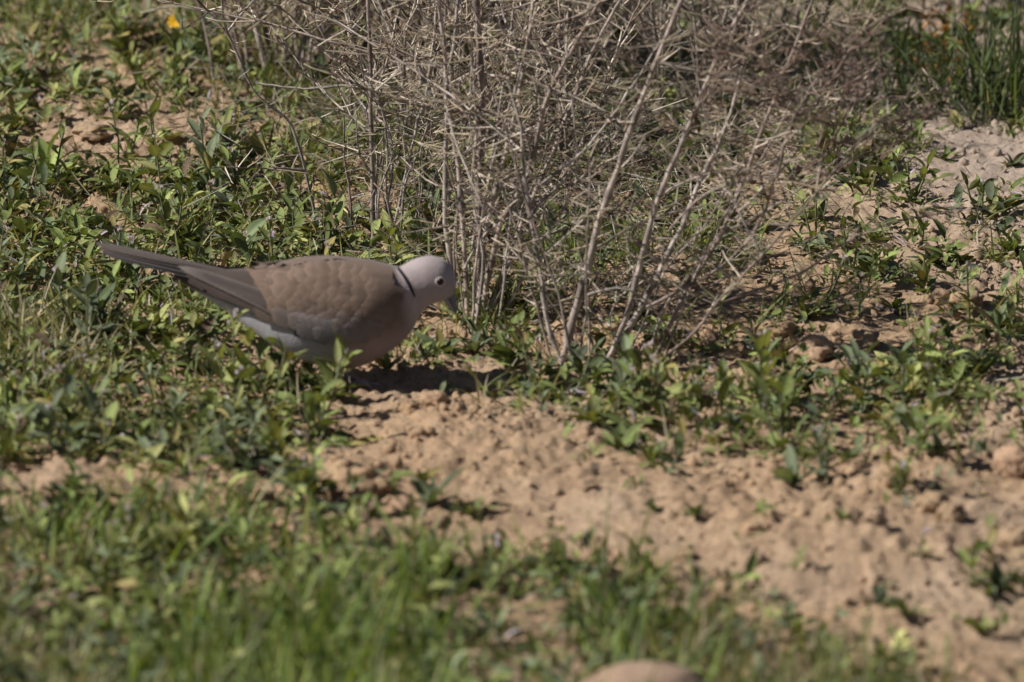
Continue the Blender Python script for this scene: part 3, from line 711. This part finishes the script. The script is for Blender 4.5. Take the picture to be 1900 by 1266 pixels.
# the dense patches of the left and the thin growth elsewhere
xs, ys, zs, pxs, pys = sample_ground(3000, (-60, -40, 1960, 1060), 1.3)
acc = [(h[1], h[2]) for h in HERBS]
for x, y, a, b in zip(xs, ys, pxs, pys):
    if len(HERBS) >= 298: break
    if 900 < a < 1330 and b < 560 and rng.random() < .6: continue
    if (560 < a < 960 and 620 < b < 760) or (390 < a < 720 and 570 < b < 715): continue
    if any((a-u)**2/36**2+(b-v)**2/20**2 < 1 for u, v in acc): continue
    acc.append((a, b)); herb(x, y, rng.uniform(.95, 1.65), 's' if rng.random() < .6 else 'r')
# one with a yellow flower
p = G(330, 92); yf = thing('yellow_flower', p, 'small yellow flower among grass near the upper left corner', 'flower')
mb = MB(); mb.tube(catmull([(0, 0, -.002), (.001, 0, .006), (-.002, 0, .026)], 5), .0009, 4, (.12, .15, .05)); link('stem', mb.mesh('stem', M_stem), yf)
put(FLOWERY, 'flower_head', yf, (-.002, 0, .026), 0, .5, .9, 1.15, (1, 1, 1))
for k in range(4): put(LEAF[k], 'leaf', yf, (0, 0, .001), k*1.6, .5, 0, .02, (.09, .14, .04))

# ------------------------------------------------------------------ uncountable cover
# small leaves between the herbs
xs, ys, zs, pxs, pys = sample_ground(1500, (-250, -400, 2150, 1400), 1.6, .08)
nl = rng.integers(6, 12, len(xs)); idx = np.repeat(np.arange(len(xs)), nl); n = len(idx); hh = rng.uniform(.004, .034, len(xs))[idx]*rng.uniform(0, 1, n)
pos = np.stack([xs[idx]+rng.normal(0, .003, n)+hh*.3*np.sin(idx), ys[idx]+rng.normal(0, .004, n)+hh*.3*np.cos(idx), zs[idx]+hh], -1)
mb = MB(); tone = greens(len(xs), .2)[idx]*rng.uniform(.75, 1.3, (n, 1))
dd = rng.random(n); tone[dd < .05] = (.28, .24, .09); tone[dd > .95] = (.16, .11, .07)
scatter(mb, T_small, F_small, pos, rot(rng.uniform(0, 6.28, n), rng.normal(.6, .35, n).clip(0, 1.4), rng.normal(0, .4, n)), rng.uniform(.007, .025, n)[:, None]*np.ones(3), tone*rng.uniform(.7, 1.4, (n, 1)))
link('sprig_cover', mb.mesh('sprig_cover', M_leaf), kind='stuff', label='dense low sprigs filling the green patches', category='ground cover')
xs, ys, zs, pxs, pys = sample_ground(3600, (-250, -400, 2150, 1400), 1.2, .02)
nl = rng.integers(4, 9, len(xs)); idx = np.repeat(np.arange(len(xs)), nl); n = len(idx)
pos = np.stack([xs[idx]+rng.normal(0, .005, n), ys[idx]+rng.normal(0, .007, n), zs[idx]+rng.uniform(.0, .012, n)], -1)
mb = MB(); sc = rng.uniform(.006, .016, n)[:, None]*np.array([1, 1., 1])
tone = greens(len(xs), .2)[idx]*rng.uniform(.75, 1.3, (n, 1))
pale = rng.random(n) < .19; sc[pale] *= np.array([1.3, .4, 1]); tone[pale] = np.array([(.34, .28, .22), (.40, .35, .40), (.30, .26, .20)])[rng.integers(0, 3, pale.sum())]*rng.uniform(.7, 1.3, (pale.sum(), 1))
scatter(mb, T_small, F_small, pos, rot(rng.uniform(0, 6.28, n), rng.normal(.55, .4, n).clip(0, 1.4), rng.normal(0, .4, n)), sc, tone)
link('ground_cover', mb.mesh('ground_cover', M_leaf), kind='stuff', label='small green leaves and sprigs carpeting the soil', category='ground cover')
# grass: tall blurred sward in front, thin blades elsewhere
def grass(name, pts, hmin, hmax, per, label, tones, spread=.012, pitch=1.25, wd=1.):
    k = np.repeat(np.arange(len(pts)), per); n = len(k); mb = MB()
    x = pts[k, 0]+rng.normal(0, spread, n); y = pts[k, 1]+rng.normal(0, spread*1.2, n)
    L = rng.uniform(hmin, hmax, n)*rng.uniform(.75, 1.15, len(pts))[k]
    tn = np.array(tones)[rng.integers(0, len(tones), n)]*rng.uniform(.6, 1.4, (n, 1))
    scatter(mb, T_blade, F_blade, np.stack([x, y, height(x, y)-.001], -1), rot(rng.uniform(0, 6.28, n), rng.normal(pitch, .22, n).clip(.3, 1.55), rng.uniform(-1.5, 1.5, n)), np.stack([L, np.full(n, .05*wd)*rng.uniform(.7, 1.3, n), L], -1), tn)
    return mb
GT = [(.155, .19, .06), (.19, .225, .07), (.24, .255, .085), (.11, .14, .06), (.30, .28, .17)]
DT = [(.30, .26, .16), (.36, .31, .21), (.25, .215, .14), (.16, .17, .07)]
FRONT = [(-300, 985), (0, 985), (300, 1010), (600, 1060), (850, 1085), (1050, 1095), (1200, 1110), (1330, 1175), (1520, 1205), (1680, 1262), (1760, 1330), (1760, 1480), (-300, 1480)]
pts = []
while len(pts) < 600:
    a, b = rng.uniform(-300, 1760), rng.uniform(980, 1470)
    p = G0(a, b)
    if inside(FRONT, a+rng.normal(0, 60), b+rng.normal(0, 28)) and vn(p[0]*9, p[1]*6, 60) > rng.uniform(-.3, .2): pts.append((p[0], p[1], a+rng.normal(0, 60), b))
pts = np.array(pts); dry = (pts[:, 2] > 1230) | ((pts[:, 2] < 240) & (pts[:, 3] > 1050)); mbg = grass('g', pts[~dry][:, :2], .020, .078, 8, '', [(.15, .21, .055), (.18, .24, .06), (.23, .27, .08), (.10, .14, .055), (.28, .27, .15)], .014, 1.15, 1.35)
link('dry_grass', grass('g', pts[dry][:, :2], .018, .055, 9, '', GT[:2]+DT, .014, 1.15, 1.0).mesh('dry_grass', M_grass), kind='stuff', label='drying brownish grass in the front corners', category='grass')
fp = []
while len(fp) < 330:
    a, b = rng.uniform(-300, 1700), rng.uniform(960, 1450)
    if inside(FRONT, a, b+35): p = G0(a, b); fp.append(p[:2])
fp = np.array(fp); per = rng.integers(8, 16, len(fp)); k = np.repeat(np.arange(len(fp)), per); n = len(k); hh = rng.uniform(.003, .040, len(fp))[k]*rng.uniform(0, 1, n)
x = fp[k, 0]+rng.normal(0, .004, n)+hh*.3*np.sin(k); y = fp[k, 1]+rng.normal(0, .005, n); mb = MB()
scatter(mb, T_small, F_small, np.stack([x, y, height(x, y)+hh], -1), rot(rng.uniform(0, 6.28, n), rng.normal(.65, .35, n).clip(0, 1.4), rng.normal(0, .4, n)), rng.uniform(.006, .019, n)[:, None]*np.ones(3), 1.12*greens(len(fp), .25)[k]*rng.uniform(.7, 1.4, (n, 1)))
link('front_weeds', mb.mesh('front_weeds', M_leaf), kind='stuff', label='blurred low leafy weeds among the foreground grass', category='ground cover')
link('grass', mbg.mesh('grass', M_grass), kind='stuff', label='short green grass across the blurred foreground', category='grass')
xs, ys, zs, pxs, pys = sample_ground(1500, (-250, -400, 2150, 960), 1.3, .05)
link('sparse_grass', grass('g', np.stack([xs, ys], -1), .012, .045, 5, '', GT+DT[:2], .006, 1.0, .75).mesh('sparse_grass', M_grass), kind='stuff', label='thin grass blades between the herbs', category='grass')
# dry straw and fallen twigs under the shrubs
n = 9000; a = rng.normal(1000, 270, n); b = rng.normal(220, 190, n); ok = (b < 620) & (b > -450); a, b = a[ok], b[ok]; n = len(a)
gp = np.array([G0(u, v) for u, v in zip(a, b)]); L = rng.uniform(.012, .05, n)
mb = MB(); T_straw = np.array([[(0, .5, 0), (0, -.5, 0), (0, 0, .8), (.5, .45, .02), (.5, -.45, .02), (.5, 0, .75), (1, .3, 0), (1, -.3, 0), (1, 0, .5)]])
F_straw = np.array([(0, 1, 4, 3), (1, 2, 5, 4), (2, 0, 3, 5), (3, 4, 7, 6), (4, 5, 8, 7), (5, 3, 6, 8)])
tn = np.array([(.30, .25, .175), (.38, .33, .25), (.24, .19, .14), (.15, .115, .09), (.48, .43, .34)])[rng.integers(0, 5, n)]*rng.uniform(.6, 1.25, (n, 1))
th = rng.uniform(.0005, .0012, n)
scatter(mb, T_straw, F_straw, np.stack([gp[:, 0], gp[:, 1], height(gp[:, 0], gp[:, 1])+rng.exponential(.02, n)], -1), rot(rng.uniform(0, 6.28, n), rng.normal(.12, .35, n), rng.uniform(0, 6, n)), np.stack([L, th, th], -1), tn)
link('dry_litter', mb.mesh('dry_litter', M_twig), kind='stuff', label='dry straw and twig litter under the shrubs', category='litter')
n = 1500; xs = rng.uniform(-.6, .6, n); ys = rng.uniform(-1.3, 1.5, n); L = rng.uniform(.006, .03, n); th = rng.uniform(.0004, .0010, n); mb = MB()
tn = np.array([(.34, .28, .20), (.44, .38, .29), (.12, .09, .07), (.20, .15, .11), (.16, .15, .08)])[rng.integers(0, 5, n)]*rng.uniform(.7, 1.2, (n, 1))
scatter(mb, T_straw, F_straw, np.stack([xs, ys, height(xs, ys)+.001], -1), rot(rng.uniform(0, 6.28, n), rng.normal(.06, .15, n), rng.uniform(0, 6, n)), np.stack([L, th, th], -1), tn)
link('straw_bits', mb.mesh('straw_bits', M_twig), kind='stuff', label='short bits of straw and bark strewn over the soil', category='litter')
# soil crumbs
def ico(sub):
    import bmesh
    bm = bmesh.new(); bmesh.ops.create_icosphere(bm, subdivisions=sub, radius=1); V = np.array([v.co for v in bm.verts]); F = np.array([[v.index for v in f.verts] for f in bm.faces]); bm.free(); return V, F
V1, F1 = ico(1); T_cr = np.array([V1*rng.uniform(.62, 1.25, (len(V1), 1)) for _ in range(10)])
n = 24000; xs = rng.uniform(-.6, .6, n*2); ys = rng.uniform(-1.4, 1.6, n*2); px_, py_ = proj(xs, ys, 0*xs)
cl = vn(xs*9, ys*7, 21)+.5; ok = (rng.random(n*2) < (cl**1.5)*1.1) & (rng.random(n*2) < 1.15-.6*density(px_, py_)); xs, ys = xs[ok][:n], ys[ok][:n]; n = len(xs)
r = (.0009*np.exp(rng.normal(.25, .75, n))).clip(.0006, .0066); mb = MB()
scatter(mb, T_cr, F1, np.stack([xs, ys, height(xs, ys)+r*.25], -1), rot(rng.uniform(0, 6.28, n), rng.uniform(-1, 1, n), rng.uniform(0, 6, n)), np.stack([r*rng.uniform(.8, 1.4, n), r, r*rng.uniform(.6, .95, n)], -1), np.ones((n, 3)))
link('soil_crumbs', mb.mesh('soil_crumbs', M_clod), kind='stuff', label='loose crumbs of sandy soil scattered over the ground', category='crumbs')

# ------------------------------------------------------------------ clods and stones, each one a thing
V3, F3_ = ico(4)
def clod(px, py, w, h, label, cat='clod', name='soil_clod', tint=(1, 1, 1), rough=.30, sink=.3, dep=1.0):
    p = G(px, py); s = rng.uniform(0, 50); D = V3
    nz = vn(D[:, 0]*1.6+s, D[:, 1]*1.6+D[:, 2]*1.3, 31)+.6*vn(D[:, 1]*3.3+s, D[:, 2]*3.3+D[:, 0], 32)+.35*vn(D[:, 0]*7+s, D[:, 2]*7+D[:, 1]*5, 33)+.2*vn(D[:, 0]*15+s, D[:, 2]*15+D[:, 1]*11, 34)
    V_ = D*(1+rough*2*nz)[:, None]*np.array([w/2233/2, w/2233/2*dep, h/2233/2])
    p[2] += h/2233/2*(1-2*sink)
    o = link(name, mesh_np(name, V_, F3_, None, True, M_clod), label=label, category=cat); o.location = p; o.color = (*tint, 1); o.rotation_euler.z = 0
    return o
CL = [(1512, 662, 82, 52, 'angular clod casting a dark shadow, right of the forked stems'), (1602, 640, 60, 44, 'clod at the right end of the shadowed pair near the forked stems'), (1452, 628, 44, 30, 'small clod left of the big angular clod'),
      (1545, 632, 40, 26, 'flat clod wedged behind the big angular clod'), (806, 752, 46, 34, 'crumbly clod at the edge of the shadow of the dove'), (760, 757, 34, 24, 'crumbly clod left of its larger twin by the shadow of the dove'), (846, 745, 24, 26, 'upright crumb-like clod at the right of the clods under the dove'),
      (655, 905, 92, 66, 'large rounded clod beside the leafy patch in the left foreground'), (600, 915, 66, 50, 'pinkish clod left of the large rounded clod'), (708, 912, 48, 40, 'clod right of the large rounded clod'),
      (1884, 880, 80, 70, 'pale clod cut by the right edge of the picture'), (1662, 905, 44, 56, 'upright pale clod in the rubble at the lower right'), (1735, 950, 62, 42, 'pale clod in the middle of the rubble at the lower right'), (1765, 962, 44, 36, 'small clod right of the middle one in the rubble'),
      (1620, 968, 40, 26, 'low clod left of the rubble at the lower right'), (1795, 572, 62, 40, 'rounded clod below the leafy tuft at the right edge'), (1745, 566, 44, 34, 'clod left of the rounded one near the right edge'), (1840, 558, 58, 30, 'flat clod right of the rounded one near the right edge'),
      (1450, 660, 34, 22, 'little clod low on the left of the big angular clod'), (1880, 1000, 60, 40, 'clod on the right edge below the pale one'), (1270, 1030, 40, 24, 'low clod in the middle of the bare soil'), (1090, 905, 34, 20, 'low clod at the left of the bare soil'), (1395, 985, 36, 22, 'little clod right of centre on the bare soil'), (1010, 1010, 50, 30, 'low clod where the bare soil meets the front grass'),
      (480, 930, 60, 40, 'clod showing through the leaves left of the large rounded clod'), (100, 935, 70, 46, 'clod in the bare spot near the left edge'), (1320, 700, 36, 24, 'clod between the forked stems and the tall sprig'), (1130, 610, 60, 26, 'pale flat clod behind the forked stems'), (410, 310, 50, 24, 'crumbly clod in the bare spot above the tail'), (170, 262, 70, 30, 'flat clod in the bare spot at the upper left')]
for x, y, w, h, lab in CL:
    t = rng.uniform(.92, 1.12); clod(x, y, w, h, lab, tint=(t, t*rng.uniform(.97, 1.02), t*rng.uniform(.94, 1.03)))
clod(745, 945, 46, 40, 'smooth pale pinkish stone beside the lone rosette in the bare soil', 'stone', 'stone', (1.25, 1.2, 1.25), .12)
clod(1190, 1360, 250, 150, 'large smooth pale stone cut by the bottom edge', 'stone', 'stone', (.95, .92, .95), .16, .28, .8)

# ------------------------------------------------------------------ loose sticks and straws that stand out
def stick(name, pts, r0, r1, col, label, cat='stick', lift=.0015, ground=True):
    P = []
    for q in pts:
        p = G(q[0], q[1]); p[2] += lift+(q[2]/2233 if len(q) > 2 else 0); P.append(p)
    P = catmull(np.array(P), 12); b = P[0].copy(); mb = MB(); mb.tube(P-b, np.linspace(r0, r1, 12), 6, col)
    o = link(name, mb.mesh(name, M_bark), label=label, category=cat); o.location = b; return o
stick('dry_stick', [(908, 792), (905, 782), (925, 770), (952, 752)], .0021, .0016, (.42, .34, .22), 'short bent pale stick on the soil below the bill of the dove')
stick('dry_stick', [(1632, 566), (1665, 585), (1700, 588), (1738, 604), (1780, 606)], .0030, .0016, (.11, .09, .085), 'dark crooked stick lying right of the shrub')
stick('dry_stick', [(1515, 672), (1560, 662), (1640, 640)], .0014, .0010, (.17, .16, .09), 'thin greenish stick lying against the big angular clod')
stick('dry_straw', [(592, 386), (625, 408), (655, 425)], .0013, .0008, (.46, .37, .20), 'yellow straw lying above the wing of the dove', 'straw', .012)
stick('dry_straw', [(1848, 715), (1880, 712), (1900, 714)], .0012, .0007, (.45, .40, .30), 'pale straw at the right edge beside the low herbs', 'straw', .004)
stick('dry_stick', [(1040, 745), (1070, 738), (1102, 728)], .0018, .0013, (.40, .35, .28), 'pale broken twig at the foot of the forked stems', 'stick', .006)
stick('dry_stick', [(1310, 655), (1370, 640), (1420, 665)], .0016, .0010, (.38, .33, .27), 'grey twig on the soil right of the forked stems')
# grass clumps that read as single plants
def clump(px, py, n, h0, h1, label, tones, spread=.012, pitch=1.2, wd=1., name='grass_tuft'):
    p = G(px, py); mb = grass('g', np.array([p[:2]]), h0, h1, n, '', tones, spread, pitch, wd)
    for v in range(len(mb.V)): mb.V[v] = mb.V[v]-p
    root = thing(name, p, label, 'grass tuft', 'grass tufts'); link('blades', mb.mesh('blades', M_grass), root, kind='stuff')
DP = [(.42, .36, .24), (.46, .40, .29), (.34, .30, .19), (.20, .21, .09)]
G2 = [(.085, .115, .05), (.10, .13, .055), (.12, .145, .065)]
clump(1835, 222, 70, .05, .115, 'tall green grass tuft at the upper right edge', G2, .022, 1.25, 1.1)
clump(1770, 205, 50, .05, .10, 'green grass tuft left of the tall one at the upper right', G2, .02, 1.25, 1.)
clump(1888, 200, 50, .06, .12, 'green grass tuft cut by the right edge at the top', G2, .02, 1.25, 1.1)
clump(1690, 170, 46, .05, .09, 'grass tuft behind the fine twigs at the upper right', G2, .02, 1.2, 1.)
clump(1500, 130, 46, .05, .09, 'grass tuft hidden among the brown twigs at the top', G2+DT[:1], .025, 1.2, .9)
clump(1600, 90, 50, .05, .10, 'grass tuft near the top edge above the brown twigs', G2+DT[:1], .025, 1.2, .9)
clump(95, 690, 170, .03, .065, 'pale dry grass tuft at the left edge below the tail', DP, .03, 1.15, .8)
clump(40, 640, 130, .03, .06, 'straw-coloured grass tuft nearest the left edge', DP, .03, 1.1, .8)
clump(150, 620, 80, .03, .05, 'pale dry grass tuft under the middle of the tail', DT+GT[:1], .018, 1.1, .8)
clump(925, 640, 46, .02, .05, 'dark green grass tuft on the ground before the breast of the dove', G2, .012, .7, .9)
clump(140, 300, 22, .02, .04, 'wiry brown tuft in the bare spot at the upper left', [(.16, .13, .09)], .006, 1.0, .45)
clump(60, 90, 46, .04, .08, 'grass tuft of thin upright blades near the upper left corner', GT, .02, 1.2, .7)
clump(180, 60, 46, .04, .08, 'grass tuft with drying tips at the top left', GT+DT[:2], .022, 1.15, .7)
clump(430, 120, 50, .03, .075, 'grass tuft left of the background stems', GT+DT[:1], .022, 1.15, .7)
clump(545, 100, 60, .03, .075, 'grass tuft growing through the leftmost dry stems', GT+DT[:1], .025, 1.15, .7)

for q, (x, y, lab) in enumerate([(490, 190, 'grass tuft just left of the tangle, above the bare spot'), (600, 210, 'grass tuft among pale twigs above the middle of the back of the dove'), (660, 290, 'grass tuft left of the single thin stem'), (750, 330, 'grass tuft right of the single thin stem'), (560, 300, 'grass tuft left of the low pale twigs'), (1130, 480, 'dark grass tuft between the forked stems and the upright clump'), (1050, 520, 'dark grass tuft behind the thickest forked stem'), (1290, 470, 'dark grass tuft under the right branches of the forked shrub'), (960, 560, 'low grass tuft between the upright clump and the forked stems')]):
    clump(x, y, 60, .025, .065, lab, GT[:4], .022, 1.05, .9)
# ------------------------------------------------------------------ orange leaf litter at the upper right
n = 150; a = rng.normal(1745, 32, n); b = rng.normal(150, 26, n); gp = np.array([G0(u, v) for u, v in zip(a, b)]); mb = MB()
scatter(mb, T_small, F_small, np.stack([gp[:, 0], gp[:, 1], height(gp[:, 0], gp[:, 1])+rng.uniform(0, .05, n)], -1), rot(rng.uniform(0, 6.28, n), rng.normal(.3, .6, n), rng.normal(0, .8, n)), np.repeat(rng.uniform(.006, .012, n)[:, None], 3, 1), np.array([.36, .17, .045])*rng.uniform(.6, 1.3, (n, 1)))
link('orange_leaf_litter', mb.mesh('orange_leaf_litter', M_leaf), kind='stuff', label='orange dead leaves caught in the grass at the upper right', category='litter')

# ------------------------------------------------------------------ labels of the herbs: look and nearest landmark, each one its own
LM = [(175, 456, 'the tip of the dove\'s tail'), (330, 500, 'the middle of the dove\'s tail'), (600, 475, 'the dove\'s back'), (800, 476, 'the dove\'s head'), (846, 585, 'the dove\'s bill'), (645, 690, 'the dove\'s feet'), (480, 620, 'the dove\'s rear'),
      (1045, 668, 'the foot of the forked stems'), (1120, 690, 'the second forked stem'), (1215, 662, 'the outermost forked stem'), (875, 590, 'the foot of the upright stem clump'), (694, 470, 'the single thin stem'), (1512, 650, 'the big angular clod'), (655, 900, 'the large rounded clod'), (1700, 930, 'the lower right rubble'),
      (745, 940, 'the pale pinkish stone'), (1190, 1240, 'the large bottom stone'), (1700, 590, 'the dark crooked stick'), (330, 62, 'the yellow flower'), (1835, 222, 'the tall grass tuft'), (80, 690, 'the dry grass tuft'), (1795, 572, 'the rounded clod at right'), (0, 300, 'the left edge, upper part'), (0, 540, 'the left edge at mid-height'), (0, 820, 'the left edge, lower part'), (0, 60, 'the upper left corner'), (1900, 420, 'the right edge, upper part'), (1900, 760, 'the right edge, lower part'),
      (1400, 420, 'the long hanging twig'), (1240, 790, 'the end of the arching twig'), (930, 770, 'the short bent stick'), (100, 930, 'the left bare spot'), (250, 285, 'the upper left bare spot'), (500, 150, 'the leftmost background stems'), (1770, 330, 'the bare slope at upper right'), (1250, 960, 'the middle of the bare soil'), (480, 930, 'the clod among the leaves')]
used = set()
def where(dx, dy):
    a = math.atan2(-dy*1.6, dx); return ['right of', 'above and right of', 'above', 'above and left of', 'left of', 'below and left of', 'below', 'below and right of'][int(round(a/(math.pi/4))) % 8]
HERBS.sort(key=lambda h: -h[3])
for root, x, y, s_, k, nf in HERBS:
    nm_ = None
    look = ('large ' if s_ > 1.45 else 'small ' if s_ < 1.0 else '')+('broad-leaved rosette' if k == 'r' else 'lilac-flowered sprig' if nf else 'leafy sprig')
    for d, (lx, ly, nm) in sorted((math.hypot(x-lx, (y-ly)*1.4), l) for l in LM for lx, ly, nm in [l]):
        for pre in ('', 'farther ') if d < 240 else ('farther ',):
            far = 'close ' if d < 75 else ('some way ' if pre else '')
            lab = f'{look} {far}{where(x-lx, y-ly)} {nm}'
            if lab not in used: break
        else: continue
        break
    used.add(lab); root['label'] = lab; root['category'] = 'herb'; root['group'] = 'leafy herbs on the soil'
